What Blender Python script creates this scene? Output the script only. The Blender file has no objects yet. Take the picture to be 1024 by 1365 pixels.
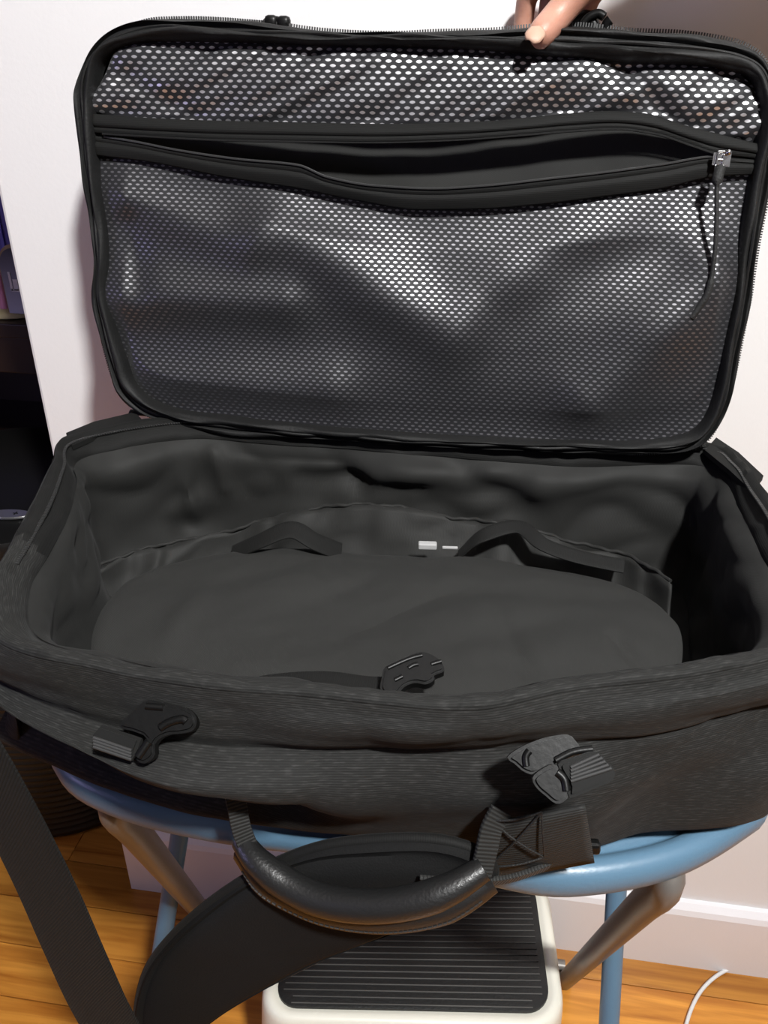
import bpy, bmesh, math, random
import numpy as np
from math import radians, sin, cos, pi, sqrt
from mathutils import Vector, Matrix, noise
random.seed(7)
SC = bpy.context.scene
COL = SC.collection

# ------------------------------------------------------------------ camera
FPX = 1062.0; HC = 1.13
PITCH, YAW, ROLL = radians(29), radians(7.5), radians(1)
cf = Vector((-sin(YAW)*cos(PITCH), cos(YAW)*cos(PITCH), -sin(PITCH)))
r0 = Vector((cos(YAW), sin(YAW), 0)); u0 = r0.cross(cf)
CR = r0*cos(ROLL) + u0*sin(ROLL); CU = -r0*sin(ROLL) + u0*cos(ROLL)
cam_d = bpy.data.cameras.new('camera'); cam = bpy.data.objects.new('camera', cam_d); COL.objects.link(cam)
cam.matrix_world = Matrix(((CR.x, CU.x, -cf.x, 0), (CR.y, CU.y, -cf.y, 0), (CR.z, CU.z, -cf.z, HC), (0, 0, 0, 1)))
cam_d.sensor_fit = 'VERTICAL'; cam_d.sensor_height = 24.0; cam_d.lens = 24.0*FPX/1365.0
cam_d.clip_start = 0.01; cam_d.clip_end = 30
SC.camera = cam
# ------------------------------------------------------------------ light
w = bpy.data.worlds.new('world'); SC.world = w; w.use_nodes = True
w.node_tree.nodes['Background'].inputs[0].default_value = (0.80, 0.86, 1.0, 1)
w.node_tree.nodes['Background'].inputs[1].default_value = 0.10
def area(name, loc, target, size, energy, color):
    d = bpy.data.lights.new(name, 'AREA'); d.shape = 'DISK'; d.size = size; d.energy = energy; d.color = color
    o = bpy.data.objects.new(name, d); COL.objects.link(o); o.location = loc
    o.rotation_euler = (Vector(target)-Vector(loc)).to_track_quat('-Z', 'Y').to_euler()
    return o
area('ceiling_lamp', (0.56, -0.60, 2.45), (0, 0.6, 0.9), 0.16, 70, (1.0, 1.0, 0.985))
area('television_glow', (-1.65, -0.35, 1.05), (-.3, .6, .7), 0.4, 3.2, (0.55, 0.50, 1.0))
SC.view_settings.view_transform = 'Standard'; SC.view_settings.look = 'None'
SC.view_settings.gamma = 1.0; SC.view_settings.use_curve_mapping = False
SC.view_settings.exposure = 0.0

# ------------------------------------------------------------------ helpers
def ray(x, y):
    return cf + CR*((x-512)/FPX) + CU*((682.5-y)/FPX)
def PZ(x, y, z):
    r = ray(x, y); return Vector((0, 0, HC)) + r*((z-HC)/r.z)
def PY(x, y, Y):
    r = ray(x, y); return Vector((0, 0, HC)) + r*(Y/r.y)
def PP(x, y, o, n):
    r = ray(x, y); C = Vector((0, 0, HC)); return C + r*((o-C).dot(n)/r.dot(n))
def catmull(P, n, closed=False):
    P = [Vector(p) for p in P]; m = len(P); out = []
    segs = m if closed else m-1
    N = n if closed else n-1
    for i in range(n):
        t = i/N*segs; k = min(int(t), segs-1); f = t-k
        if closed: a, b, c, d = P[(k-1) % m], P[k % m], P[(k+1) % m], P[(k+2) % m]
        else: a, b, c, d = P[max(k-1, 0)], P[k], P[k+1], P[min(k+2, m-1)]
        out.append(0.5*((2*b)+(c-a)*f+(2*a-5*b+4*c-d)*f*f+(3*b-a-3*c+d)*f**3))
    return out
def resample(P, n, closed=False):
    """smooth curve through P, n points evenly spaced in length"""
    Q = catmull(P, 12*len(P), closed)
    if closed: Q = Q+[Q[0]]
    L = [0]
    for a, b in zip(Q, Q[1:]): L.append(L[-1]+(b-a).length)
    out = []; k = 0
    for i in range(n):
        s = L[-1]*i/(n if closed else n-1)
        while k < len(L)-2 and L[k+1] < s: k += 1
        f = (s-L[k])/max(L[k+1]-L[k], 1e-9); out.append(Q[k].lerp(Q[k+1], min(max(f, 0), 1)))
    return out
def interp(xs, ys, x):
    """smooth monotone cubic through a table"""
    n = len(xs)
    if x <= xs[0]: return float(ys[0])
    if x >= xs[-1]: return float(ys[-1])
    k = max(i for i in range(n-1) if xs[i] <= x)
    d = lambda i: (ys[i+1]-ys[i])/(xs[i+1]-xs[i])
    def m(i):
        if i == 0: return d(0)
        if i == n-1: return d(n-2)
        a, b = d(i-1), d(i)
        return 0.0 if a*b <= 0 else 2*a*b/(a+b)
    h = xs[k+1]-xs[k]; t = (x-xs[k])/h
    return (2*t**3-3*t*t+1)*ys[k]+(t**3-2*t*t+t)*h*m(k)+(-2*t**3+3*t*t)*ys[k+1]+(t**3-t*t)*h*m(k+1)
def nz(p, sc, seed=0.0):
    return noise.noise(Vector((p[0]*sc[0]+seed, p[1]*sc[1]+seed*1.7, p[2]*sc[2]-seed)))
def link(name, me, m, parent=None, smooth=True):
    o = bpy.data.objects.new(name, me); COL.objects.link(o)
    if m: me.materials.append(m)
    if smooth:
        for p in me.polygons: p.use_smooth = True
        me.set_sharp_from_angle(angle=radians(50))
    if parent: o.parent = parent; o.matrix_parent_inverse = parent.matrix_world.inverted()
    return o
def mesh(name, V, Fc, m, parent=None, smooth=True, uv=None, solid=0, sub=0, off=0):
    me = bpy.data.meshes.new(name); me.from_pydata([tuple(v) for v in V], [], Fc); me.update()
    if uv is not None:
        l = me.uv_layers.new(name='UVMap')
        for lp in me.loops: l.data[lp.index].uv = uv[lp.vertex_index]
    o = link(name, me, m, parent, smooth)
    if solid: md = o.modifiers.new('s', 'SOLIDIFY'); md.thickness = solid; md.offset = off
    if sub: md = o.modifiers.new('u', 'SUBSURF'); md.levels = sub; md.render_levels = sub
    return o
def bmo(name, bm, m, parent=None, smooth=True):
    bmesh.ops.recalc_face_normals(bm, faces=bm.faces)
    me = bpy.data.meshes.new(name); bm.to_mesh(me); bm.free(); return link(name, me, m, parent, smooth)
def grid(rows, name, m, parent=None, closed=False, solid=0, uvs=None, caps=False, off=0, sub=0):
    R = len(rows); N = len(rows[0]); V = [p for r in rows for p in r]; Fc = []
    for j in range(R-1):
        for i in range(N if closed else N-1):
            a = j*N+i; b = j*N+(i+1) % N; Fc.append((a, b, b+N, a+N))
    if caps: Fc.append(tuple(range(N))[::-1]); Fc.append(tuple((R-1)*N+i for i in range(N)))
    uv = []
    if uvs: uv = [u for r in uvs for u in r]
    else:
        v = 0
        for j, r in enumerate(rows):
            if j: v += (r[N//3]-rows[j-1][N//3]).length
            u = 0
            for i, p in enumerate(r):
                if i: u += (p-r[i-1]).length
                uv.append((u, v))
    return mesh(name, V, Fc, m, parent, uv=uv, solid=solid, off=off, sub=sub)
def frames(path):
    T = []
    n = len(path)
    for i in range(n):
        T.append((path[min(i+1, n-1)]-path[max(i-1, 0)]).normalized())
    up = Vector((0, 0, 1)) if abs(T[0].z) < .9 else Vector((0, 1, 0))
    N = [(up-T[0]*up.dot(T[0])).normalized()]
    for i in range(1, n):
        v = N[-1]-T[i]*N[-1].dot(T[i]); N.append(v.normalized())
    return T, N
def tube(path, r, name, m, parent=None, seg=12, flat=1.0, nrm=None):
    path = [Vector(p) for p in path]; T, N = frames(path); rows = []
    for i, p in enumerate(path):
        rr = r(i/(len(path)-1)) if callable(r) else r
        n = N[i]
        if nrm is not None: n = (Vector(nrm)-T[i]*Vector(nrm).dot(T[i])).normalized()
        b = T[i].cross(n)
        rows.append([p+(n*cos(a)*flat+b*sin(a))*rr for a in [2*pi*k/seg for k in range(seg)]])
    return grid(rows, name, m, parent, closed=True, caps=True)
def band(path, wdir, width, thick, name, m, parent=None, bow=0.0):
    """flat webbing along a path; wdir = direction(s) of the width"""
    path = [Vector(p) for p in path]; T, _ = frames(path); rows = []; uvs = []; L = 0
    for i, p in enumerate(path):
        wd = Vector(wdir[i] if isinstance(wdir, list) else wdir); wd = (wd-T[i]*wd.dot(T[i])).normalized()
        n = T[i].cross(wd)
        if i: L += (p-path[i-1]).length
        ww = width(i/(len(path)-1)) if callable(width) else width
        r = []; uu = []
        for s, t in ((-.5, -.35), (-.47, -.5), (-.25, -.5), (0, -.5), (.25, -.5), (.47, -.5), (.5, -.35), (.5, .35), (.47, .5), (.25, .5), (0, .5), (-.25, .5), (-.47, .5), (-.5, .35)):
            r.append(p+wd*(s*ww)+n*(t*thick+bow*(1-4*s*s))); uu.append((s*ww, L))
        rows.append(r); uvs.append(uu)
    return grid(rows, name, m, parent, closed=True, caps=True, uvs=uvs)
def box(bm, c, s, rot=None, bev=0.0):
    M = Matrix.Translation(Vector(c)) @ (rot.to_4x4() if rot else Matrix.Identity(4)) @ Matrix.Diagonal((s[0], s[1], s[2], 1))
    r = bmesh.ops.create_cube(bm, size=1, matrix=M)
    if bev:
        es = list({e for v in r['verts'] for e in v.link_edges})
        bmesh.ops.bevel(bm, geom=es, offset=bev, segments=2, affect='EDGES', profile=.5)
def boxo(name, c, s, m, parent=None, rot=None, bev=0.002):
    bm = bmesh.new(); box(bm, c, s, rot, bev); return bmo(name, bm, m, parent, smooth=False)
def extrude(pts, th, M, name, m, parent=None, bev=0.001, smooth=False):
    """closed 2D outline extruded by th in local z, then placed by M"""
    bm = bmesh.new(); vs = [bm.verts.new((p[0], p[1], -th/2)) for p in pts]; f = bm.faces.new(vs)
    r = bmesh.ops.extrude_face_region(bm, geom=[f])
    bmesh.ops.translate(bm, verts=[g for g in r['geom'] if isinstance(g, bmesh.types.BMVert)], vec=(0, 0, th))
    if bev:
        es = [e for e in bm.edges if abs(e.verts[0].co.z-e.verts[1].co.z) < 1e-6]
        bmesh.ops.bevel(bm, geom=es, offset=bev, segments=2, affect='EDGES')
    bmesh.ops.transform(bm, matrix=M, verts=bm.verts)
    return bmo(name, bm, m, parent, smooth)
def basis(o, x, n):
    """matrix: local x along x, local z along n"""
    x = Vector(x).normalized(); n = Vector(n); n = (n-x*n.dot(x)).normalized(); y = n.cross(x)
    return Matrix(((x.x, y.x, n.x, o[0]), (x.y, y.y, n.y, o[1]), (x.z, y.z, n.z, o[2]), (0, 0, 0, 1)))
def empty(name, loc, label, cat, group=None):
    o = bpy.data.objects.new(name, None); COL.objects.link(o); o.location = loc; o.empty_display_size = .05
    o['label'] = label; o['category'] = cat
    if group: o['group'] = group
    bpy.context.view_layer.update()
    return o
def tag(o, label, cat):
    o['label'] = label; o['category'] = cat; return o

# ------------------------------------------------------------------ materials
class NT:
    def __init__(s, name):
        s.m = bpy.data.materials.new(name); s.m.use_nodes = True; s.t = s.m.node_tree; s.b = s.t.nodes['Principled BSDF']
    def n(s, typ, **kw):
        nd = s.t.nodes.new(typ)
        for k, v in kw.items():
            if k[0] == 'i' and k[1:].isdigit(): nd.inputs[int(k[1:])].default_value = v
            elif k.startswith('I_'): nd.inputs[k[2:]].default_value = v
            else: setattr(nd, k, v)
        return nd
    def l(s, a, b): s.t.links.new(a, b)
    def mth(s, op, a, b=None, c=None):
        nd = s.t.nodes.new('ShaderNodeMath'); nd.operation = op
        for i, v in enumerate((a, b, c)):
            if v is None: continue
            if isinstance(v, (int, float)): nd.inputs[i].default_value = v
            else: s.l(v, nd.inputs[i])
        return nd.outputs[0]
    def mix(s, f, a, b):
        nd = s.t.nodes.new('ShaderNodeMix'); nd.data_type = 'RGBA'
        for i, v in ((0, f), (6, a), (7, b)):
            if isinstance(v, (int, float, tuple)): nd.inputs[i].default_value = v
            else: s.l(v, nd.inputs[i])
        return nd.outputs[2]
def g(v, a=1): return (v[0], v[1], v[2], a) if isinstance(v, tuple) else (v, v, v, a)
def plain(name, col, rough=.5, metal=0, bump=0, bscale=200, var=0.15, spec=.5, **kw):
    t = NT(name); b = t.b; c = g(col)
    tc = t.n('ShaderNodeTexCoord'); nt = t.n('ShaderNodeTexNoise'); nt.inputs['Scale'].default_value = bscale; nt.inputs['Detail'].default_value = 3
    t.l(tc.outputs['Object'], nt.inputs['Vector'])
    n2 = t.n('ShaderNodeTexNoise'); n2.inputs['Scale'].default_value = 9; n2.inputs['Detail'].default_value = 4; t.l(tc.outputs['Object'], n2.inputs['Vector'])
    t.l(t.mix(n2.outputs[0], tuple(x*(1-var) for x in c[:3])+(1,), tuple(min(x*(1+var), 1) for x in c[:3])+(1,)), b.inputs['Base Color'])
    b.inputs['Roughness'].default_value = rough; b.inputs['Metallic'].default_value = metal
    b.inputs['Specular IOR Level'].default_value = spec
    if bump:
        bp = t.n('ShaderNodeBump'); bp.inputs['Strength'].default_value = bump; bp.inputs['Distance'].default_value = .001
        t.l(nt.outputs[0], bp.inputs['Height']); t.l(bp.outputs[0], b.inputs['Normal'])
    for k, v in kw.items(): b.inputs[k.replace('_', ' ')].default_value = v
    return t.m
def cloth(name, dark, light, pitch=.0016, ribs='u', rough=.75, fleck=.5, sheen=.02, bump=.4, tint=(1, 1, .96)):
    """woven black nylon: fine ribs with broken lighter threads, in metres of UV"""
    t = NT(name); b = t.b
    uv = t.n('ShaderNodeTexCoord'); sp = t.n('ShaderNodeSeparateXYZ'); t.l(uv.outputs['UV'], sp.inputs[0])
    u, v = sp.outputs[0], sp.outputs[1]
    if ribs == 'd': a = t.mth('ADD', u, t.mth('MULTIPLY', v, .9))
    else: a = v if ribs == 'v' else u
    rib = t.mth('MULTIPLY_ADD', t.mth('SINE', t.mth('MULTIPLY', a, 2*pi/pitch)), .5, .5)
    mp = t.n('ShaderNodeMapping'); t.l(uv.outputs['UV'], mp.inputs[0])
    mp.inputs['Scale'].default_value = (150, 800, 1) if ribs == 'v' else ((800, 150, 1) if ribs == 'u' else (500, 500, 1))
    nt = t.n('ShaderNodeTexNoise'); nt.inputs['Scale'].default_value = 1; nt.inputs['Detail'].default_value = 2; t.l(mp.outputs[0], nt.inputs['Vector'])
    fl = t.n('ShaderNodeMapRange'); fl.inputs[1].default_value = .5; fl.inputs[2].default_value = .75; t.l(nt.outputs[0], fl.inputs[0])
    k = t.mth('MULTIPLY', t.mth('MULTIPLY_ADD', rib, .6, .4), t.mth('MULTIPLY_ADD', fl.outputs[0], fleck, 1-fleck))
    t.l(t.mix(k, g(tuple(dark*x for x in tint)), g(tuple(light*x for x in tint))), b.inputs['Base Color'])
    bp = t.n('ShaderNodeBump'); bp.inputs['Strength'].default_value = bump; bp.inputs['Distance'].default_value = .0004
    t.l(rib, bp.inputs['Height']); t.l(bp.outputs[0], b.inputs['Normal'])
    b.inputs['Roughness'].default_value = rough; b.inputs['Sheen Weight'].default_value = sheen; b.inputs['Specular IOR Level'].default_value = .16
    return t.m
M_shell = cloth('black ribbed nylon', .010, .046, .0012, 'v', fleck=.7, bump=.25)
M_band = cloth('black twill band', .012, .045, .0017, 'd', fleck=.5)
M_lin = cloth('black lining cloth', .017, .023, .0012, 'u', rough=.62, fleck=.3, bump=.12)
M_div = cloth('black divider cloth', .022, .029, .0012, 'd', rough=.75, fleck=.4, bump=.12)
M_tape = cloth('black zipper tape', .006, .011, .0013, 'v', rough=.7, fleck=.3, bump=.15)
M_web = cloth('black webbing', .004, .016, .0022, 'd', rough=.65, fleck=.4, bump=.7)
M_web2 = cloth('ribbed webbing', .008, .036, .0020, 'v', rough=.6, fleck=.3, bump=.8)
M_pad = plain('black neoprene', .0085, .85, bump=.3, bscale=900, spec=.15)
M_pipe = plain('black piping', .008, .62, spec=.3, bump=.3, bscale=500)
M_teeth = plain('grey zipper coil', .035, .35, spec=.6)
M_plastic = plain('black buckle plastic', .004, .40, spec=.28, bump=.1, bscale=300)
M_rubber = plain('black handle rubber', .012, .36, spec=.7, bump=.25, bscale=600)
M_chrome = plain('chrome', .75, .18, 1)
M_tag = plain('pale grey plastic', .42, .4)
M_white = plain('white plastic', (.82, .80, .70), .35, var=.03)
M_mat = plain('black rubber mat', .010, .42, bump=.4, bscale=300)
M_blue = plain('blue painted metal', (.10, .19, .28), .36, spec=.6, var=.08, bump=.15, bscale=350)
M_steel = plain('worn grey steel', (.20, .185, .17), .42, .35, var=.2)
M_cable = plain('white cable', .72, .4, var=.03)
M_wood = plain('dark brown wood', (.022, .011, .008), .4, var=.3)
M_black = plain('black plastic', .006, .38, spec=.4)
M_badge = plain('brushed silver', .5, .3, .9)
M_ribp = plain('worn webbing rib', .035, .6, spec=.3)
M_cord = plain('black cord', .01, .7, bump=.6, bscale=900)
def wall_mat(name, col):
    t = NT(name); tc = t.n('ShaderNodeTexCoord'); nt = t.n('ShaderNodeTexNoise'); nt.inputs['Scale'].default_value = 260; nt.inputs['Detail'].default_value = 4
    t.l(tc.outputs['Object'], nt.inputs['Vector']); bp = t.n('ShaderNodeBump'); bp.inputs['Strength'].default_value = .15; bp.inputs['Distance'].default_value = .0008
    t.l(nt.outputs[0], bp.inputs['Height']); t.l(bp.outputs[0], t.b.inputs['Normal'])
    n2 = t.n('ShaderNodeTexNoise'); n2.inputs['Scale'].default_value = 3; t.l(tc.outputs['Object'], n2.inputs['Vector'])
    t.l(t.mix(n2.outputs[0], g(tuple(x*.97 for x in col)), g(col)), t.b.inputs['Base Color']); t.b.inputs['Roughness'].default_value = .6
    return t.m
M_wall = wall_mat('white wall paint', (.80, .79, .79)); M_base = wall_mat('white gloss paint', (.80, .78, .80)); M_base.node_tree.nodes['Principled BSDF'].inputs['Roughness'].default_value = .35
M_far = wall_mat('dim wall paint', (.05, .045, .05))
def oak():
    t = NT('orange oak'); tc = t.n('ShaderNodeTexCoord'); oi = t.n('ShaderNodeObjectInfo')
    mp = t.n('ShaderNodeMapping'); mp.inputs['Scale'].default_value = (2.2, 34, 10); t.l(tc.outputs['Object'], mp.inputs[0])
    ad = t.n('ShaderNodeVectorMath', operation='ADD'); t.l(mp.outputs[0], ad.inputs[0])
    sc = t.n('ShaderNodeVectorMath', operation='SCALE'); t.l(oi.outputs['Location'], sc.inputs[0]); sc.inputs[3].default_value = 37.0; t.l(sc.outputs[0], ad.inputs[1])
    nt = t.n('ShaderNodeTexNoise'); nt.inputs['Scale'].default_value = 1.6; nt.inputs['Detail'].default_value = 7; nt.inputs['Distortion'].default_value = .8; t.l(ad.outputs[0], nt.inputs['Vector'])
    cr = t.n('ShaderNodeValToRGB'); cr.color_ramp.elements[0].position = .3; cr.color_ramp.elements[0].color = (.30, .095, .012, 1)
    cr.color_ramp.elements[1].position = .68; cr.color_ramp.elements[1].color = (.62, .27, .045, 1); t.l(nt.outputs[0], cr.inputs[0])
    hs = t.n('ShaderNodeHueSaturation'); t.l(cr.outputs[0], hs.inputs['Color']); hs.inputs['Saturation'].default_value = 1.0
    t.l(t.mth('MULTIPLY_ADD', oi.outputs['Random'], .5, .78), hs.inputs['Value']); t.l(hs.outputs[0], t.b.inputs['Base Color'])
    t.b.inputs['Roughness'].default_value = .28; t.b.inputs['Specular IOR Level'].default_value = .4
    bp = t.n('ShaderNodeBump'); bp.inputs['Strength'].default_value = .08; bp.inputs['Distance'].default_value = .001; t.l(nt.outputs[0], bp.inputs['Height']); t.l(bp.outputs[0], t.b.inputs['Normal'])
    return t.m
M_oak = oak()
def net_mat(name, pu=.0074, pv=.0075, shear=0.0, dotcol=(.85, .84, .88), rough=.38, hu=.29, hv=.14):
    """black net over shiny silver backing, UV in metres"""
    t = NT(name); uv = t.n('ShaderNodeTexCoord'); sp = t.n('ShaderNodeSeparateXYZ'); t.l(uv.outputs['UV'], sp.inputs[0])
    u = sp.outputs[0]; v = sp.outputs[1]
    def cell(o):
        fu = t.mth('SUBTRACT', t.mth('FRACT', t.mth('ADD', t.mth('DIVIDE', t.mth('ADD', u, t.mth('MULTIPLY', v, shear)), pu), o)), .5)
        fv = t.mth('SUBTRACT', t.mth('FRACT', t.mth('ADD', t.mth('DIVIDE', v, pv), o)), .5)
        a = t.mth('POWER', t.mth('ABSOLUTE', t.mth('DIVIDE', fu, hu)), 1.7)
        b = t.mth('POWER', t.mth('ABSOLUTE', t.mth('DIVIDE', fv, hv)), 1.7)
        return t.mth('ADD', a, b)
    d = t.mth('MINIMUM', cell(0.0), cell(.5))
    mr = t.n('ShaderNodeMapRange', interpolation_type='SMOOTHSTEP'); t.l(d, mr.inputs[0])
    mr.inputs[1].default_value = .75; mr.inputs[2].default_value = 1.25; mr.inputs[3].default_value = 1; mr.inputs[4].default_value = 0
    k = mr.outputs[0]
    net = t.b; net.inputs['Base Color'].default_value = (.012, .012, .014, 1); net.inputs['Roughness'].default_value = .6; net.inputs['Sheen Weight'].default_value = .1
    net.inputs['Specular IOR Level'].default_value = .3
    sil = t.n('ShaderNodeBsdfPrincipled'); sil.inputs['Base Color'].default_value = g(dotcol); sil.inputs['Metallic'].default_value = .88; sil.inputs['Roughness'].default_value = rough
    mx = t.n('ShaderNodeMixShader'); t.l(k, mx.inputs[0]); t.l(net.outputs[0], mx.inputs[1]); t.l(sil.outputs[0], mx.inputs[2])
    out = [n for n in t.t.nodes if n.type == 'OUTPUT_MATERIAL'][0]; t.l(mx.outputs[0], out.inputs[0])
    bp = t.n('ShaderNodeBump'); bp.inputs['Strength'].default_value = .35; bp.inputs['Distance'].default_value = .0006; bp.invert = True
    t.l(k, bp.inputs['Height']); t.l(bp.outputs[0], net.inputs['Normal'])
    return t.m
M_net = net_mat('black net over silver lining')
M_net2 = net_mat('finer black net over silver lining', .0060, .0058, .12, dotcol=(.27, .265, .285), rough=.44, hu=.27, hv=.13)

# ================================================================== SETTING
WY = .763; WX = -.482
def struct(o): o['kind'] = 'structure'; return o
fl = struct(boxo('floor', (.3, 1.1, -.022), (4.4, 4.8, .02), plain('subfloor', (.05, .02, .01), .8), bev=0))
bw = .072; y = -1.2; r = 0
proto = {}
while y < 3.4:
    x = -1.9 - (r*.37 % .9)
    while x < 2.4:
        L = 1.5 if y > 1.6 or y < -.3 else random.choice((.75, 1.0, 1.25))
        if L not in proto:
            bm = bmesh.new(); box(bm, (0, 0, 0), (L-.0012, bw-.0012, .012), bev=.0008)
            me = bpy.data.meshes.new('floorboard'); bmesh.ops.recalc_face_normals(bm, faces=bm.faces); bm.to_mesh(me); bm.free(); me.materials.append(M_oak); proto[L] = me
        if x+L > -1.9:
            o = bpy.data.objects.new('floorboard', proto[L]); COL.objects.link(o); o.parent = fl
            o.location = (x+L/2, y, -.006+random.uniform(-.0003, .0003))
        x += L
    y += bw; r += 1
wb = struct(boxo('wall_back', ((WX+2.5)/2, WY+.05, 1.25), (2.5-WX, .10, 2.5), M_wall, bev=.004))
# baseboard with a stepped moulding, wrapping round the wall end
def prof_board(name, x0, x1, yw, sgn=-1):
    pr = [(0, 0), (.016, 0), (.016, .112), (.013, .120), (.006, .127), (0, .128)]
    rows = [[Vector((x, yw+sgn*p[0], p[1])) for p in pr] for x in (x0, x1)]
    o = grid(rows, name, M_base, closed=True, caps=True)
    for p in o.data.polygons: p.use_smooth = False
    return struct(o)
prof_board('baseboard_back', WX-.006, 2.5, WY)
boxo('baseboard_end', (WX-.003, WY+.045, .065), (.006, .11, .13), M_base).__setitem__('kind', 'structure')
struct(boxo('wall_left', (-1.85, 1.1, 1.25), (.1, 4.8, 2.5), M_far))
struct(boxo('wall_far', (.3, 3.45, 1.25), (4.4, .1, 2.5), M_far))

struct(boxo('ceiling', (.3, 1.1, 2.55), (4.4, 4.8, .1), wall_mat('ceiling paint', (.55, .55, .56)), bev=0))
struct(boxo('wall_right', (2.45, 1.1, 1.25), (.1, 4.8, 2.5), wall_mat('right wall paint', (.25, .25, .26)), bev=0))
struct(boxo('wall_front', (.3, -1.25, 1.25), (4.4, .1, 2.5), wall_mat('front wall paint', (.12, .12, .13)), bev=0))
# ================================================================== BACKGROUND LEFT
CY = 1.17
ztop = PY(30, 437, CY).z
cx0, cx1 = -1.45, -.50
cab = empty('bookcase', ((cx0+cx1)/2, CY+.2, 0), 'dark brown wooden bookcase beyond the end of the white wall', 'bookcase')
boxo('side_panel', (cx0, CY+.2, .85), (.03, .38, 1.7), M_wood, cab); boxo('side_panel', (cx1, CY+.2, .85), (.03, .38, 1.7), M_wood, cab)
boxo('back_panel', ((cx0+cx1)/2, CY+.39, .85), (cx1-cx0, .015, 1.7), M_wood, cab)
for z in (.06, ztop-.30, ztop-.012, ztop+.42, 1.69): boxo('shelf', ((cx0+cx1)/2, CY+.2, z), (cx1-cx0-.03, .37, .024), M_wood, cab)
boxo('apron', ((cx0+cx1)/2, CY+.03, ztop-.055), (cx1-cx0-.03, .018, .062), M_wood, cab)
# toys on the shelf
M_purple = plain('purple card', (.11, .085, .42), .5, var=.25); M_pink = plain('pink plastic', (.55, .22, .40), .4, var=.2)
M_cream = plain('cream plaster', (.55, .47, .26), .5); M_goldt = plain('dull gold', (.25, .18, .09), .4, .5)
bx = empty('purple_box', PY(0, 400, CY+.17), 'purple patterned box standing at the back of the brown shelf', 'box')
p0 = PY(8, 380, CY+.17)
boxo('carton', (p0.x-.04, CY+.19, ztop+.09), (.16, .05, .18), M_purple, bx)
for k in range(7): boxo('stripe', (p0.x-.11+.021*k, CY+.163, ztop+.13), (.006, .004, .09), plain('violet print', (.16, .14, .60), .5), bx, bev=.0004)
orn = empty('ornament', (PY(10, 425, CY+.07).x, CY+.07, ztop), 'cream based ornament with pink pillar and small arched picture on the shelf', 'ornament')
oc = Vector((PY(8, 430, CY+.07).x, CY+.07, ztop))
rows = [[oc+Vector((cos(a)*rx, sin(a)*rx*.62, z)) for a in [2*pi*k/32 for k in range(32)]] for rx, z in ((.052, 0), (.060, .002), (.060, .008), (.055, .012), (.040, .014))]
grid(rows, 'base', M_cream, orn, closed=True, caps=True)
px_ = PY(3, 380, CY+.055).x
rows = [[Vector((px_-.006+cos(a)*r_, CY+.06+sin(a)*r_, ztop+z)) for a in [2*pi*k/20 for k in range(20)]] for r_, z in ((.009, .012), (.0085, .02), (.007, .03), (.007, .085), (.0085, .092), (.008, .098))]
grid(rows, 'pillar', M_pink, orn, closed=True, caps=True)
ac = PY(31, 380, CY+.05).x
def arch(w_, h, n=14): return [(-w_, 0), (w_, 0)]+[(w_*cos(a), h-w_+w_*sin(a)*1.15) for a in [pi*k/n for k in range(n+1)]]
MA = Matrix(((1, 0, 0, ac), (0, 0, -1, CY+.045), (0, 1, 0, ztop+.012), (0, 0, 0, 1)))
extrude(arch(.030, .105), .010, MA, 'arched_frame', M_goldt, orn, .0015)
t = NT('dusk picture'); tc = t.n('ShaderNodeTexCoord'); sp = t.n('ShaderNodeSeparateXYZ'); t.l(tc.outputs['Generated'], sp.inputs[0])
nn = t.n('ShaderNodeTexNoise'); nn.inputs['Scale'].default_value = 6; t.l(tc.outputs['Generated'], nn.inputs['Vector'])
t.l(t.mix(sp.outputs[2], (.42, .45, .62, 1), (.02, .02, .035, 1)), t.b.inputs['Base Color']); M_pic = t.m
MB = MA.copy(); MB[1][3] = CY+.0385
extrude(arch(.026, .100), .004, MB, 'picture', M_pic, orn, .0005)
M_paint = plain('white print', (.6, .6, .66), .5)
pb = bmesh.new()
for dx, dz, w_, h in ((-.010, .052, .004, .03), (-.002, .047, .008, .018), (.006, .050, .004, .022), (.012, .056, .003, .012), (0, .038, .022, .004)):
    box(pb, (ac+dx-.002, CY+.0358, ztop+.012+dz), (w_, .001, h))
bmo('white_shape', pb, M_paint, orn, smooth=False)
# ribbed bin
bc = Vector((-.70, .985, 0)); BR = .195; BH = .585
bn = empty('bin', bc, 'black round bin with fine horizontal ribs and silver oval badge on its lid', 'bin')
rows = []
nr = 44
for k in range(nr*3+1):
    z = .004+(BH-.03)*k/(nr*3); rr = BR*(.93+.07*z/BH)+(.0022 if k % 3 == 1 else 0)
    if k < 3: rr -= .006*(1-k/3)
    rows.append([bc+Vector((cos(a)*rr, sin(a)*rr, z)) for a in [2*pi*q/64 for q in range(64)]])
grid(rows, 'body', M_black, bn, closed=True, caps=True)
rows = [[bc+Vector((cos(a)*r_*BR, sin(a)*r_*BR, z)) for a in [2*pi*q/64 for q in range(64)]] for r_, z in ((1.0, BH-.026), (1.04, BH-.024), (1.045, BH-.008), (1.03, BH), (.9, BH+.006), (.5, BH+.012), (.02, BH+.013))]
grid(rows, 'lid', M_black, bn, closed=True, caps=True)
bp_ = PZ(12, 685, BH+.012)
bm = bmesh.new()
ov = [(cos(a)*.030, sin(a)*.012) for a in [2*pi*q/32 for q in range(32)]]
bdg = extrude(ov, .004, Matrix.Translation(bp_+Vector((0, 0, -.001))) @ Matrix.Rotation(radians(8), 4, 'Z'), 'badge', M_badge, bn, .0012)
bm = bmesh.new(); box(bm, bp_+Vector((.009, .001, .0013)), (.0012, .008, .0008)); box(bm, bp_+Vector((.009, .001, .0013)), (.007, .0012, .0008)); bmo('badge_mark', bm, M_black, bdg, False)

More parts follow.
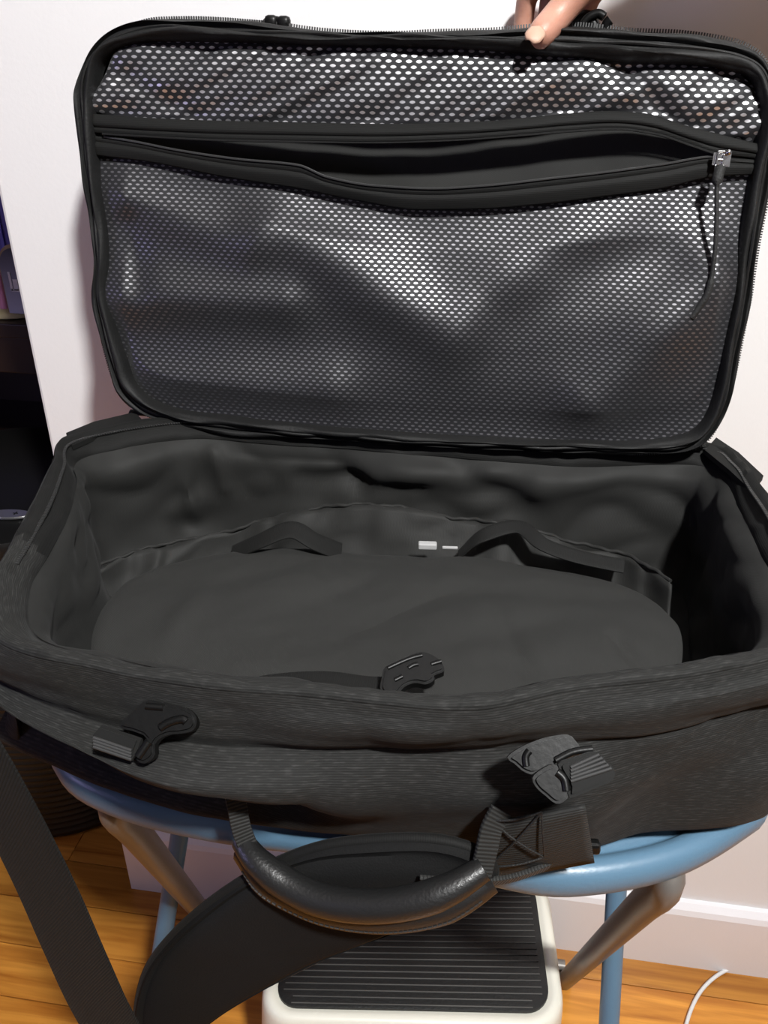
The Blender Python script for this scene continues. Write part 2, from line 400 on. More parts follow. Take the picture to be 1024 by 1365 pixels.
# ================================================================== SEAT (blue folding stool)
ZS = .730
fr = [PZ(x, y, ZS-.012) for x, y in ((80, 1034), (150, 1078), (270, 1108), (400, 1126), (520, 1144), (640, 1166), (760, 1184), (900, 1160), (1000, 1105), (1024, 1075))]
fr = [Vector((p.x, p.y+.0, ZS)) for p in fr]
back = [Vector(p) for p in ((.222, .45, ZS), (.225, .53, ZS), (.195, .61, ZS), (.12, .655, ZS), (0, .665, ZS), (-.15, .660, ZS), (-.25, .63, ZS), (-.298, .56, ZS), (-.305, .47, ZS), (-.290, .39, ZS))]
st = empty('folding_stool', (-.04, .5, 0), 'blue painted metal folding stool under the black bag, on blue and grey tube legs', 'stool')
rim = resample(fr+back, 160, True)
cen = Vector((-.04, .49, ZS))
def inset(loop, d, dz):
    n = len(loop); out = []
    for i in range(n):
        t_ = (loop[(i+1) % n]-loop[i-1]).normalized(); nrm = Vector((-t_.y, t_.x, 0))
        out.append(loop[i]+nrm*d+Vector((0, 0, dz)))
    return out
prof = [(.02, -.024), (.004, -.026), (.0, -.020), (-.0015, -.012), (.0, -.005), (.0035, -.001), (.008, .0), (.012, -.0008), (.0142, -.0035), (.016, -.0062), (.018, -.0066), (.0205, -.0050), (.024, -.0046), (.06, -.004)]
rows = [inset(rim, d, dz) for d, dz in prof]
so = grid(rows, 'seat', M_blue, st, closed=True, caps=True)
def leg(name, a, b, r_, m, z0=0.0, zt=.705, nm=True):
    a = Vector(a); b = Vector(b); d = (b-a)
    top = a+d*((zt-a.z)/d.z); bot = a+d*((z0+.012-a.z)/d.z)
    o = tube([top.lerp(bot, k/8) for k in range(9)], r_, name, m, st, seg=16)
    tube([bot+(top-bot).normalized()*.035, bot+(top-bot).normalized()*.003, bot-Vector((0, 0, .012))], lambda s: r_*1.25, 'rubber_foot', M_mat, o, seg=16)
    return top, bot
lt, lb = leg('leg', PY(822, 1185, .56), PY(812, 1365, .50), .0105, M_blue)
rt, rb_ = leg('leg', PY(240, 1110, .58), PY(213, 1280, .52), .0105, M_blue)
tube([lt.lerp(rt, k/6)+Vector((0, 0, .0)) for k in range(7)], .009, 'seat_bar', M_blue, st)
def brace(px, py, fx, fy, fY):
    T_ = PZ(px, py, .700); B_ = PY(fx, fy, fY)
    d = (B_-T_).normalized()
    path = [T_+Vector((0, .05, .004)), T_+Vector((0, .022, .003)), T_+d*.008]+[T_.lerp(B_, k/10) for k in range(1, 11)]
    o = tube(catmull(path, 40), .0125, 'brace', M_steel, st, seg=18, flat=.8, nrm=(1, 0, 0))
    return T_, B_
b1 = brace(893, 1172, 752, 1308, .705); b2 = brace(148, 1070, 292, 1244, .705)
tube([b1[1].lerp(b2[1], k/8)+Vector((0, 0.014, .014)) for k in range(9)], .008, 'floor_bar', M_steel, st)

# ================================================================== STEP STOOL
ss = empty('step_stool', (-.02, .57, 0), 'white plastic step stool with black ribbed rubber mat on the oak floor', 'step stool')
ZT = .22
def rr_loop(pts, n=96): return resample(pts, n, True)
def quad_loop(c, rad, n=8):
    out = []
    for i in range(4):
        p = Vector(c[i]); a = (Vector(c[i-1])-p).normalized(); b = (Vector(c[(i+1) % 4])-p).normalized()
        for k in range(n+1):
            th = k/n*pi/2; out.append(p+a*rad*(1-sin(th))+b*rad*(1-cos(th)))
    return out
mc = [PZ(362, 1342, ZT), PZ(736, 1350, ZT), PZ(712, 1172, ZT), PZ(410, 1172, ZT)]
def grow(c, d):
    o = sum((Vector(p) for p in c), Vector())/4
    out = []
    for p in c:
        v = p-o; out.append(p+Vector((d if v.x > 0 else -d, d if v.y > 0 else -d, 0)))
    return out
def zl(l, z): return [Vector((p.x, p.y, z)) for p in l]
rows = [zl(quad_loop(grow(mc, .030), .05), .0), zl(quad_loop(grow(mc, .029), .05), .010), zl(quad_loop(grow(mc, .019), .045), ZT-.025), zl(quad_loop(grow(mc, .0175), .044), ZT-.010), zl(quad_loop(grow(mc, .0150), .042), ZT-.003),
        zl(quad_loop(grow(mc, .011), .039), ZT), zl(quad_loop(grow(mc, .004), .031), ZT), zl(quad_loop(grow(mc, .001), .029), ZT-.003), zl(quad_loop(grow(mc, -.03), .02), ZT-.0035)]
grid(rows, 'body', M_white, ss, closed=True, caps=True)
rows = [zl(quad_loop(grow(mc, -.0002), .028), ZT-.003), zl(quad_loop(grow(mc, -.0005), .028), ZT), zl(quad_loop(grow(mc, -.004), .026), ZT+.0008), zl(quad_loop(grow(mc, -.04), .01), ZT+.0008)]
mt = grid(rows, 'rubber_mat', M_mat, ss, closed=True, caps=True)
M_rib = plain('worn rubber rib', (.055, .052, .048), .5, var=.9)
nrib = 22
for k in range(nrib):
    f = (k+.6)/nrib; a = mc[0].lerp(mc[3], f); b = mc[1].lerp(mc[2], f); ins = .008 if 1 < k < nrib-2 else .02
    p, q = a.lerp(b, ins/.3), b.lerp(a, ins/.3); d = q-p
    M_ = basis((p+q)/2+Vector((0, 0, .0012)), d, (0, 0, 1)); bm = bmesh.new(); box(bm, (0, 0, 0), (d.length, .0014, .0016), bev=.0004); bmesh.ops.transform(bm, matrix=M_, verts=bm.verts)
    bmo('rib', bm, M_rib, mt, False)

# ================================================================== CABLE
cab_pts = [PZ(x, y, .004) for x, y in ((1002, 1287), (975, 1291), (950, 1305), (930, 1328), (916, 1362), (910, 1400), (915, 1450), (950, 1500))]
cab_pts[0] = PZ(1002, 1290, .004)
tag(tube(resample(cab_pts, 60), .0026, 'cable', M_cable, seg=10), 'thin white cable curving over the oak floor by the baseboard', 'cable')

# ================================================================== BAG BODY
bag = empty('duffel_bag', (-.05, .47, ZS), 'open black soft duffel bag with raised net-lined lid, standing on the blue stool', 'bag')
ZR = .862
def V3(*a): return Vector(a)
crest = [PZ(x, y, ZR) for x, y in ((0, 858), (130, 893), (270, 918), (400, 928), (512, 938), (640, 946), (760, 922), (880, 906), (1010, 882))] + \
    [V3(.195, .375, ZR), V3(.209, .43, ZR+.004), V3(.209, .50, ZR+.006), PZ(1013, 645, ZR+.003), PZ(984, 612, ZR+.002), PZ(938, 592, ZR), V3(.08, .630, ZR-.004), V3(-.05, .632, ZR-.004), V3(-.17, .630, ZR-.004), V3(-.258, .622, ZR),
     PZ(97, 582, ZR+.002), PZ(72, 618, ZR+.003), PZ(45, 668, ZR+.003), PZ(12, 728, ZR+.002), PZ(-18, 790, ZR)]
NS = 9
seam = [PZ(x, y, .832) for x, y in ((0, 893), (130, 935), (270, 966), (400, 982), (512, 990), (640, 999), (760, 985), (880, 958), (1010, 930))]
bot = [PZ(x, y, ZS+.012) for x, y in ((0, 985), (125, 1046), (260, 1085), (400, 1102), (512, 1114), (640, 1130), (760, 1136), (870, 1110), (1000, 1096))]
def side(rng, d, z):
    out = []
    for p in crest[NS:]:
        n = Vector((p.x+.06, p.y-.47, 0)); n = Vector((n.x/.27**2, n.y/.16**2, 0)).normalized()
        out.append(Vector((p.x, p.y, 0))+n*d+Vector((0, 0, z)))
    return out
rings = []
def ringmix(a, b, f): return [p.lerp(q, f) for p, q in zip(a, b)]
fb = bot+side(0, .000, ZS+.010)
fs = seam+side(0, .010, .830)
low = [.030, .036, .026, .008, 0, 0, 0, 0.004, .0]
def yoff(l, o): return [p+Vector((0, (o[i] if i < NS else 0), 0)) for i, p in enumerate(l)]
r_under = [p+Vector((-(p.x+.06)*.12, -(p.y-.47)*.15, -.008)) for p in fb]
def rm(a, b, fr): return [p.lerp(q, fr[i] if i < NS else fr[-1]) for i, (p, q) in enumerate(zip(a, b))]
r_low = yoff(rm(fb, fs, [.55, .54, .48, .36, .30, .30, .30, .30, .30]), low)
r_low = [p+Vector((0, -.006 if 2 < i < NS else 0, 0)) for i, p in enumerate(r_low)]
r_mid = yoff(rm(fb, fs, [.84, .84, .80, .72, .66, .66, .66, .66, .66]), [-.014, -.026, -.030, -.022, -.014, -.012, -.010, -.004, 0])
fs2 = [p+Vector((0, [-.008, -.011, -.010, -.005, 0, .001, .001, .001, .001][i] if i < NS else .002, -.004)) for i, p in enumerate(fs)]
r_band = yoff(ringmix(fs, crest, .5), [-.006]*NS)
rings = [r_under, fb, r_low, r_mid, fs2, r_band, crest]
NU = 460
dense = [catmull(r_, NU, True) for r_ in rings]
NV = 46
cols = [catmull([dense[j][i] for j in range(len(rings))], NV, False) for i in range(NU)]
rows = [[cols[i][j] for i in range(NU)] for j in range(NV)]
def disp(rows, amp, fn, closed=True):
    R = len(rows); N = len(rows[0]); out = []
    for j in range(R):
        rr_ = []
        for i in range(N):
            a = rows[j][(i+1) % N if closed else min(i+1, N-1)]-rows[j][(i-1) if closed else max(i-1, 0)]
            b = rows[min(j+1, R-1)][i]-rows[max(j-1, 0)][i]
            n = a.cross(b); n = n.normalized() if n.length > 1e-9 else Vector((0, 0, 1))
            rr_.append(rows[j][i]+n*fn(rows[j][i], i, j)*amp)
        out.append(rr_)
    return out
def wr(p, i, j):
    # broad sag, mid wrinkles pulled diagonally, small puckers; a sharp groove at the seam
    s = min(1.0, max(.12, (j-3)/12)) if j < 30 else (1.0 if j < 41 else .4)
    d = Vector((p.x*.8+p.z*.6, p.y, p.z*.9-p.x*.45))
    v = nz(d, (9, 8, 14), 3)*1.0+abs(nz(d, (15, 12, 26), 9))*.8+nz(p, (45, 45, 45), 5)*.10
    seamj = (NV-1)*4/6
    g_ = -.30*math.exp(-((j-seamj)/1.1)**2)+.22*math.exp(-((j-seamj-2.6)/1.2)**2)
    if p.x > .03 and p.y < .42: v += 1.0*abs(nz(Vector((p.x*1.0+p.z*1.6, p.y, p.z)), (14, 5, 12), 21))*min(1, (p.x-.03)/.05)   # deeper folds at the right end
    return s*v+g_
rows = disp(rows, .0065, wr)
shell = grid(rows, 'outer_shell', M_shell, bag, closed=True)
# bottom
bm = bmesh.new(); vs = [bm.verts.new(p) for p in rows[0]]; bm.faces.new(vs); bmo('base_panel', bm, M_shell, bag, False)
crest_d = rows[-1]
# zipper tape from the crest inwards, then lining
def inw(loop, d, dz):
    out = []
    for p in loop:
        n = Vector((p.x+.06, p.y-.47, 0)); n = Vector((n.x/.27**2, n.y/.17**2, 0)).normalized(); out.append(p-n*d+Vector((0, 0, dz)))
    return out
def rum(l, a): return [p+Vector((0, 0, a*(nz(p, (30, 30, 30), 2)+.6*nz(p, (80, 80, 80), 6)))) for p in l]
t1 = [crest_d, rum(inw(crest_d, .003, .0022), .0016), rum(inw(crest_d, .008, .0015), .0026), rum(inw(crest_d, .016, -.007), .004), inw(crest_d, .022, -.012)]
tape = grid(t1, 'zipper_tape', M_tape, bag, closed=True, solid=.0012)
tape.data.materials.append(M_shell)          # along the front the outer cloth is folded over the zipper
for p in tape.data.polygons:
    if p.center.y < .40: p.material_index = 1
def teeth(loop, name, parent, step=.0021, size=(.0016, .0036, .0016), nfun=None, ymin=None):
    L = sum((loop[(i+1) % len(loop)]-loop[i]).length for i in range(len(loop)))
    q = resample(loop[::4], int(L/step), True); V = []; Fc = []
    n = len(q)
    for i in range(n):
        if ymin is not None and q[i].y < ymin: continue
        t_ = (q[(i+1) % n]-q[i-1]).normalized(); nn_ = nfun(q[i], t_); b = t_.cross(nn_).normalized()
        k = len(V); p = q[i]
        for sx in (-1, 1):
            for sy in (-1, 1):
                for sz in (-1, 1): V.append(p+t_*size[0]/2*sx+nn_*size[1]/2*sy+b*size[2]/2*sz)
        Fc += [(k, k+1, k+3, k+2), (k+4, k+6, k+7, k+5), (k, k+4, k+5, k+1), (k+2, k+3, k+7, k+6), (k, k+2, k+6, k+4), (k+1, k+5, k+7, k+3)]
    o = mesh(name, V, Fc, M_teeth, parent, smooth=False); o['kind'] = 'stuff'; return o
teeth(inw(crest_d, .0125, .0002), 'zipper_teeth', bag, nfun=lambda p, t_: Vector((-(p.x+.06), -(p.y-.47), .03)).normalized(), size=(.0012, .0026, .0010), ymin=.375)
l0 = inw(crest_d, .021, -.011)
l1 = inw(crest_d, .030, -.028); l2 = inw(crest_d, .028, -.062); l3 = inw(crest_d, .034, -.10); l4 = [Vector((p.x, p.y, .75)) for p in inw(crest_d, .045, 0)]
for l in (l2, l3):      # back wall stands straighter, front wall droops
    for i, p in enumerate(l): pass
LV = 34
cols = [catmull([l[i] for l in (l0, l1, l2, l3, l4)], LV) for i in range(NU)]
rows = [[cols[i][j] for i in range(NU)] for j in range(LV)]
def wl(p, i, j):
    s = min(1, j/6)*min(1, (LV-1-j)/3)
    d = Vector((p.x+p.z*.5, p.y, p.z-.3*p.x))
    v = nz(d, (9, 9, 14), 31)*1.1-abs(nz(d, (17, 17, 30), 12))*1.3+.5*nz(p, (60, 60, 14), 8)*math.exp(-j/6)
    for a, b, w_, h in CR_L:
        ab = b-a; t_ = max(0, min(1, (p-a).dot(ab)/ab.length_squared)); dd = (p-a-ab*t_).length
        if dd < .06: v += h*math.exp(-(dd/w_)**2)
    return s*v
CR_L = [(PY(*a), PY(*b), w_, h) for a, b, w_, h in (((190, 585, .60), (205, 720, .59), .011, 1.6), ((232, 590, .60), (262, 690, .59), .006, -1.0), ((206, 600, .6), (220, 700, .59), .008, -.9), ((285, 600, .6), (300, 650, .6), .007, -.7),
        ((440, 600, .6), (478, 660, .6), .008, 1.1), ((250, 700, .59), (480, 650, .59), .012, 1.2), ((620, 630, .6), (720, 700, .59), .013, 1.5), ((720, 655, .6), (890, 640, .59), .016, -1.0), ((905, 600, .60), (900, 730, .59), .010, 1.5),
        ((500, 640, .6), (650, 630, .6), .010, -1.0), ((400, 640, .6), (560, 655, .6), .009, .9), ((110, 620, .50), (150, 720, .48), .010, 1.2), ((150, 640, .53), (175, 740, .50), .008, -1.0), ((90, 700, .46), (150, 790, .42), .010, .9))]
rows = disp(rows, -.0068, wl)
grid(rows, 'lining', M_lin, bag, closed=True)
bm = bmesh.new(); vs = [bm.verts.new(p) for p in rows[-1]]; bm.faces.new(vs); bmo('lining_floor', bm, M_lin, bag, False)
# flat tabs sticking out at both back corners
for pts, nm in (([(88, 577), (125, 562), (180, 549), (190, 560), (140, 575), (96, 594)], 'l'), ([(955, 583), (985, 603), (1018, 634), (1002, 654), (972, 626), (940, 600)], 'r')):
    P = [PZ(x, y, ZR+.002) for x, y in pts]
    bm = bmesh.new(); vs = [bm.verts.new(p) for p in P]; f = bm.faces.new(vs)
    r_ = bmesh.ops.extrude_face_region(bm, geom=[f]); bmesh.ops.translate(bm, verts=[v for v in r_['geom'] if isinstance(v, bmesh.types.BMVert)], vec=(0, 0, -.004))
    bmo('corner_tab', bm, M_tape, bag, False)

# divider panel
bnd = [PZ(x, y, .800) for x, y in ((150, 785), (185, 757), (250, 740), (330, 731), (420, 729), (540, 733), (640, 738), (740, 750), (820, 766), (872, 792), (905, 832), (910, 880), (890, 925), (820, 960), (640, 985), (400, 975), (230, 950), (135, 905), (122, 850))]
bl = resample(bnd, 160, True); bcn = sum(bl, Vector())/len(bl)
rows = []
for j in range(40):
    s = j/39; row = []
    for p in bl:
        q = bcn.lerp(p, .01+.99*min(1, s*1.12)); z = .806-.010*min(1, s*1.12)**5
        if s > .892: z -= (s-.892)*.35
        d = Vector((q.x*1.0+q.y*.5, q.y-q.x*.35, 0))
        z += .0085*nz(d, (7, 11, 1), 2)+.006*abs(nz(d, (9, 17, 1), 7))+.0009*nz(q, (70, 70, 1), 4)
        # two soft creases near the right front
        for (a, b, w_, h) in ((PZ(655, 815, .8), PZ(705, 905, .8), .006, -.0035), (PZ(815, 855, .8), PZ(862, 900, .8), .004, -.006), (PZ(560, 800, .8), PZ(840, 800, .8), .012, -.003), (PZ(215, 880, .8), PZ(270, 800, .8), .010, .004)):
            ab = b-a; t_ = max(0, min(1, (q-a).dot(ab)/ab.length_squared)); dd = Vector((q.x-a.x-ab.x*t_, q.y-a.y-ab.y*t_, 0)).length
            z += h*math.exp(-(dd/w_)**2)*sin(pi*(.15+.7*t_))
        row.append(Vector((q.x, q.y, z)))
    rows.append(row)
dv = grid(rows, 'divider_panel', M_div, bag, closed=True, caps=True, solid=.004, off=-1, uvs=[[(p.x, p.y) for p in r] for r in rows])
# gathered pocket on the rear wall
top = resample([PY(x, y, Y) for x, y, Y in ((133, 752, .50), (200, 728, .53), (300, 708, .558), (360, 690, .57), (450, 672, .575), (530, 674, .575), (600, 688, .575), (680, 697, .57), (760, 720, .56), (835, 738, .545), (893, 772, .51))], 220)
rows = []
for j in range(14):
    f = j/13; row = []
    for i, p in enumerate(top):
        u = i/219; e = abs(u-.5)*2
        am = .0006+.0030*e*e
        gth = am*sin(u*95+6*nz(p, (20, 20, 20), 3))*(.35+.65*math.exp(-3*f))+.009*nz(Vector((u*7, f*2, 0)), (1, 1, 1), 5)+.005*abs(nz(Vector((u*15+f*2, f*2, 0)), (1, 1, 1), 15))
        row.append(p+Vector((0, -.012*sin(f*pi*.6)-gth-.02*f, -.050*f+.004*nz(Vector((u*16, f, 1)), (1, 1, 1), 8))))
    rows.append(row)
pk = grid(rows, 'gathered_pocket', M_lin, bag, solid=.0015)
tube([p+Vector((0, -.002+.0012*sin(i*.75*.6), .0004*sin(i*1.1))) for i, p in enumerate(top)], .0015, 'elastic_edge', M_lin, pk, seg=8)
# elastic retaining straps inside
band(resample([PZ(308, 738, .797), PZ(345, 722, .812), PZ(388, 706, .820), PZ(420, 722, .812), PZ(455, 736, .80)], 30), (0, 1, .4), .016, .0015, 'inner_strap', M_tape, bag)
band(resample([PZ(612, 740, .797), PZ(640, 716, .814), PZ(690, 702, .820), PZ(725, 726, .815), PZ(770, 742, .808), PZ(832, 755, .805)], 40), (0.2, 1, .5), .012, .0015, 'inner_strap', M_tape, bag)
tg = boxo('plastic_clip', PZ(570, 727, .806), (.0145, .006, .005), M_tag, bag, rot=Matrix.Rotation(radians(6), 3, 'Z'), bev=.001); tg['label'] = 'small pale grey plastic clip'
boxo('clip_bar', PZ(600, 730, .806), (.012, .002, .002), M_tag, bag, rot=Matrix.Rotation(radians(6), 3, 'Z'), bev=.0005)

# buckles
def buckle(o, xdir, n, s, parent, name='buckle', kind=0):
    """side-release buckle half: slotted end, waisted sides, open hooked mouth"""
    M_ = basis(o, xdir, n) @ Matrix.Diagonal((s, s, s, 1))
    h = []
    up = [(-.022, .013), (-.010, .014), (-.004, .012), (.002, .0065), (.008, .0055), (.013, .009), (.017, .0135), (.022, .0135), (.0245, .010)]
    if kind: up = [(-.020, .012), (-.008, .0135), (0, .013), (.010, .010), (.020, .008), (.024, .004)]
    sm = catmull([Vector((a, b, 0)) for a, b in up], 26)
    pts = [(p.x, p.y) for p in sm]+[(p.x, -p.y) for p in sm[::-1]]
    b = extrude(pts, .0075, M_, name, M_plastic, parent, .0018, smooth=True)
    # raised spine and mouth lips
    bm = bmesh.new(); box(bm, (.004, 0, .0042), (.030, .007, .002), bev=.0009); box(bm, (-.0205, 0, .0036), (.004, .026, .004), bev=.0012); box(bm, (-.013, 0, .0030), (.003, .024, .004), bev=.001)
    bmesh.ops.transform(bm, matrix=M_, verts=bm.verts); bmo('raised_rib', bm, M_plastic, b, False)
    return b, M_
def websleeve(M_, parent, x0=-.030, x1=-.014, w_=.024):
    bm = bmesh.new(); box(bm, ((x0+x1)/2, 0, .001), (abs(x1-x0), w_, .011), bev=.0035)
    for k in range(4): box(bm, ((x0+x1)/2-.001, -w_*.36+k*w_*.24, .0068), (abs(x1-x0)*.9, .0016, .0012), bev=.0004)
    bmesh.ops.transform(bm, matrix=M_, verts=bm.verts); return bmo('webbing_end', bm, M_web2, parent, False)
V_up = Vector((0, -.62, .78))
def on_front(x, y, Yv): return PY(x, y, Yv)
def traced(pts, o, n, th, name, m, parent, bev=.0016):
    """solid plastic piece from its outline on the plane (o, n), thickness th towards n"""
    n = Vector(n).normalized(); P = [PP(x, y, o, n) for x, y in pts]; P = resample(P, len(P)*3, True) if len(P) > 6 else P
    c = sum(P, Vector())/len(P); M_ = basis(c+n*th/2, Vector((1, 0, 0)), n); Mi = M_.inverted(); Q = [Mi @ p for p in P]
    return extrude([(q.x, q.y) for q in Q], th, M_, name, m, parent, bev, smooth=True)
def bar(pts, o, n, h, r_, name, m, parent):
    n = Vector(n).normalized(); return tube(resample([PP(x, y, o, n)+n*h for x, y in pts], 12), r_, name, m, parent, seg=8)
NF = Vector((0, -.72, .69)).normalized()
# left front buckle
o = on_front(215, 975, .280)
b = traced([(166, 968), (185, 948), (203, 934), (229, 938), (257, 945), (268, 958), (264, 973), (246, 978), (232, 979), (219, 985), (213, 993), (213, 1007), (199, 1017), (188, 1010), (194, 996), (202, 983), (186, 975)], o, NF, .0085, 'buckle', M_plastic, bag)
b['label'] = 'left front side-release buckle'
bar([(222, 970), (234, 963), (250, 959), (256, 962)], o, NF, .0084, .0022, 'raised_rib', M_plastic, b); bar([(193, 1008), (200, 998), (207, 988)], o, NF, .0084, .0022, 'raised_rib', M_plastic, b)
bar([(203, 942), (226, 944)], o, NF, .0082, .0018, 'raised_rib', M_plastic, b)
o2 = on_front(165, 990, .277)
wq = traced([(130, 980), (142, 966), (194, 984), (186, 1005), (180, 1014), (134, 998)], o2, NF, .007, 'webbing_roll', M_web, bag)
for k in range(4): bar([(133, 983+4*k), (183, 1000+4*k)], o2, NF, .0072, .0009, 'webbing_rib', M_ribp, wq)
# right front buckle
o = on_front(730, 1005, .284)
b = traced([(675, 1009), (692, 996), (710, 988), (729, 982), (755, 979), (766, 989), (771, 998), (754, 1008), (736, 1018), (712, 1031), (696, 1027), (686, 1018)], o, NF, .0085, 'buckle', M_plastic, bag)
b['label'] = 'right front side-release buckle'
bar([(700, 1020), (699, 1008), (704, 1000)], o, NF, .0084, .0018, 'raised_rib', M_plastic, b); bar([(738, 1013), (760, 1002), (786, 998)], o, NF, .0084, .0018, 'raised_rib', M_plastic, b)
o2 = on_front(735, 1045, .270)
b2 = traced([(708, 1036), (718, 1026), (736, 1018), (750, 1030), (759, 1043), (756, 1060), (741, 1070), (724, 1058), (713, 1048)], o2, NF, .0085, 'buckle_ladder', M_plastic, b)
bar([(740, 1028), (749, 1037), (752, 1052)], o2, NF, .0084, .0020, 'raised_rib', M_plastic, b)
o3 = on_front(785, 1028, .274)
wq = traced([(742, 1018), (764, 1009), (790, 1001), (804, 1012), (817, 1027), (812, 1040), (790, 1050), (757, 1062), (755, 1045)], o3, NF, .0075, 'webbing_roll', M_web, bag)
for k in range(5): bar([(758, 1040-4.5*k), (811-4*k, 1023-4.5*k)], o3, NF, .0077, .0009, 'webbing_rib', M_ribp, wq)
# middle buckle on the divider, with its strap
NM = Vector((0, -.40, .92)).normalized(); o = PZ(550, 905, .822)
b = traced([(514, 897), (533, 890), (550, 880), (563, 877), (576, 881), (588, 890), (592, 902), (579, 908), (579, 914), (568, 920), (554, 918), (540, 923), (529, 935), (519, 937), (508, 927), (510, 910)], o, NM, .0090, 'buckle', M_plastic, bag)
b['label'] = 'buckle lying on the divider panel'
for q in ([(575, 895), (588, 891)], [(527, 916), (537, 911)], [(545, 900), (552, 896), (558, 895)], [(518, 900), (545, 888), (563, 883)]): bar(q, o, NM, .0088, .0014, 'raised_rib', M_plastic, b)
band(resample([PZ(300, 925, .808), PZ(360, 912, .812), PZ(430, 908, .816), PZ(490, 915, .817), PZ(530, 915, .818)], 40), (0, 1, .1), .015, .0018, 'compression_strap', M_tape, bag)
band(resample([PZ(560, 945, .822), PZ(620, 938, .826), PZ(680, 944, .822), PZ(720, 958, .815)], 20), (0, 1, .3), .010, .0015, 'compression_strap', M_tape, bag)

# stitched webbing anchor on the right front, handle
def patch(pts, thick, name, m, parent, dY=-.002):
    """quad patch following 4 image-plane corners with slight bulge"""
    A, B, C_, D = pts; rows = []
    for j in range(9):
        f = j/8; row = []
        for i in range(15):
            u = i/14; p = A.lerp(B, u).lerp(D.lerp(C_, u), f); row.append(p+Vector((0, dY-.003*sin(pi*u)*sin(pi*f), 0)))
        rows.append(row)
    return grid(rows, name, m, parent, solid=thick, off=1)
an = patch([on_front(650, 1092, .288), on_front(780, 1068, .292), on_front(792, 1142, .300), on_front(640, 1170, .296)], .0022, 'webbing_anchor', M_web2, bag, -.004)
st_pts = [(655, 1097), (722, 1086), (726, 1146), (650, 1158)]
SP = [on_front(x, y, .283) for x, y in st_pts]
for pa, pb_ in ((0, 1), (1, 2), (2, 3), (3, 0), (0, 2), (1, 3)):
    tube([SP[pa].lerp(SP[pb_], k/6)+Vector((0, .0015-.002*sin(pi*k/6), 0)) for k in range(7)], .0006, 'stitching', M_cord, an, seg=6)
# handle: webbing risers and a rubber grip with a stitched lower flange
hp = [on_front(x, y, Y) for x, y, Y in ((322, 1120, .285), (345, 1150, .275), (385, 1180, .268), (430, 1200, .262), (490, 1208, .258), (550, 1202, .258), (600, 1185, .262), (645, 1158, .270))]
hpath = resample(hp, 60)
rows = []; T, _ = frames(hpath)
for i, p in enumerate(hpath):
    f = i/59; t_ = T[i]; out_ = Vector((0, -1, -.15)); out_ = (out_-t_*out_.dot(t_)).normalized(); dn = t_.cross(out_).normalized()
    if dn.z > 0: dn = -dn
    k = .62+.38*min(1, 4*min(f, 1-f)+.25)
    sec = []
    for ang in range(-30, 211, 20):
        a = radians(ang); sec.append(p+(out_*sin(a+pi/2)*.0 + out_*cos(a-pi/2)*.0075*k + dn*(-sin(a-pi/2+pi)*0))*1.0) if False else None
    sec = []
    # round tube on top (angle measured from down-back round over the top to down-front)
    for ang in range(150, -151, -20):
        a = radians(ang); sec.append(p - dn*cos(a)*.0085*k - out_*sin(a)*.0085*k)
    # flange
    fl_ = .0165*k
    sec += [p+dn*(.0095*k)+out_*.0030, p+dn*(.012*k)+out_*.0048, p+dn*(fl_+.003)+out_*.0050, p+dn*(fl_+.0065)+out_*.003, p+dn*(fl_+.0070), p+dn*(fl_+.005)-out_*.003, p+dn*(.012*k)-out_*.0035, p+dn*(.0095*k)-out_*.0030]
    rows.append(sec)
grip = grid(rows, 'carry_handle', M_rubber, bag, closed=True, caps=True)
for k_ in range(3, 57, 1):
    pass
stt = bmesh.new()
for i in range(4, 56):
    p = hpath[i]; t_ = T[i]; out_ = (Vector((0, -1, -.15))-t_*Vector((0, -1, -.15)).dot(t_)).normalized(); dn = t_.cross(out_).normalized()
    if dn.z > 0: dn = -dn
    k = .62+.38*min(1, 4*min(i/59, 1-i/59)+.25)
    M_ = basis(p+dn*(.0175*k)+out_*.0052, t_, out_); tmp = bmesh.new(); box(tmp, (0, 0, 0), (.0022, .0006, .0006)); bmesh.ops.transform(tmp, matrix=M_, verts=tmp.verts)
    mm = bpy.data.meshes.new('x'); tmp.to_mesh(mm); tmp.free(); stt.from_mesh(mm); bpy.data.meshes.remove(mm)
bmo('grip_stitching', stt, M_teeth, grip, False)
band(resample([on_front(310, 1048, .291), on_front(316, 1075, .287), on_front(322, 1105, .283), on_front(334, 1136, .280)], 24), (1, .5, 0), .0105, .003, 'handle_riser', M_web2, grip)
band(resample([on_front(668, 1080, .288), on_front(655, 1105, .282), on_front(648, 1135, .276), on_front(640, 1168, .270)], 24), (1, .5, 0), .0120, .003, 'handle_riser', M_web2, grip)

# ================================================================== LID
ln = Vector((0, -1, .16)).normalized(); lo = Vector((0, .612, .862))          # lid plane leans back towards the wall
lu = Vector((1, 0, 0)); lv = ln.cross(lu); lv = lv if lv.z > 0 else -lv
def L(x, y, h=0.0): return PP(x, y, lo+ln*h, ln)
def LU(p): d = p-lo; return (d.dot(lu), d.dot(lv))
outer = [(100, 150), (101, 112), (115, 74), (142, 44), (180, 27), (220, 22), (300, 25), (360, 31), (430, 40), (520, 41), (620, 42), (700, 38), (790, 35), (860, 41), (930, 46), (985, 57), (1018, 76), (1035, 110), (1038, 160),
         (1028, 250), (1014, 320), (1003, 400), (988, 470), (975, 530), (955, 575), (925, 600), (860, 606), (740, 603), (600, 598), (500, 592), (400, 586), (300, 578), (235, 568), (185, 552), (155, 525), (142, 490), (130, 440), (121, 395), (124, 350), (120, 300), (108, 230)]
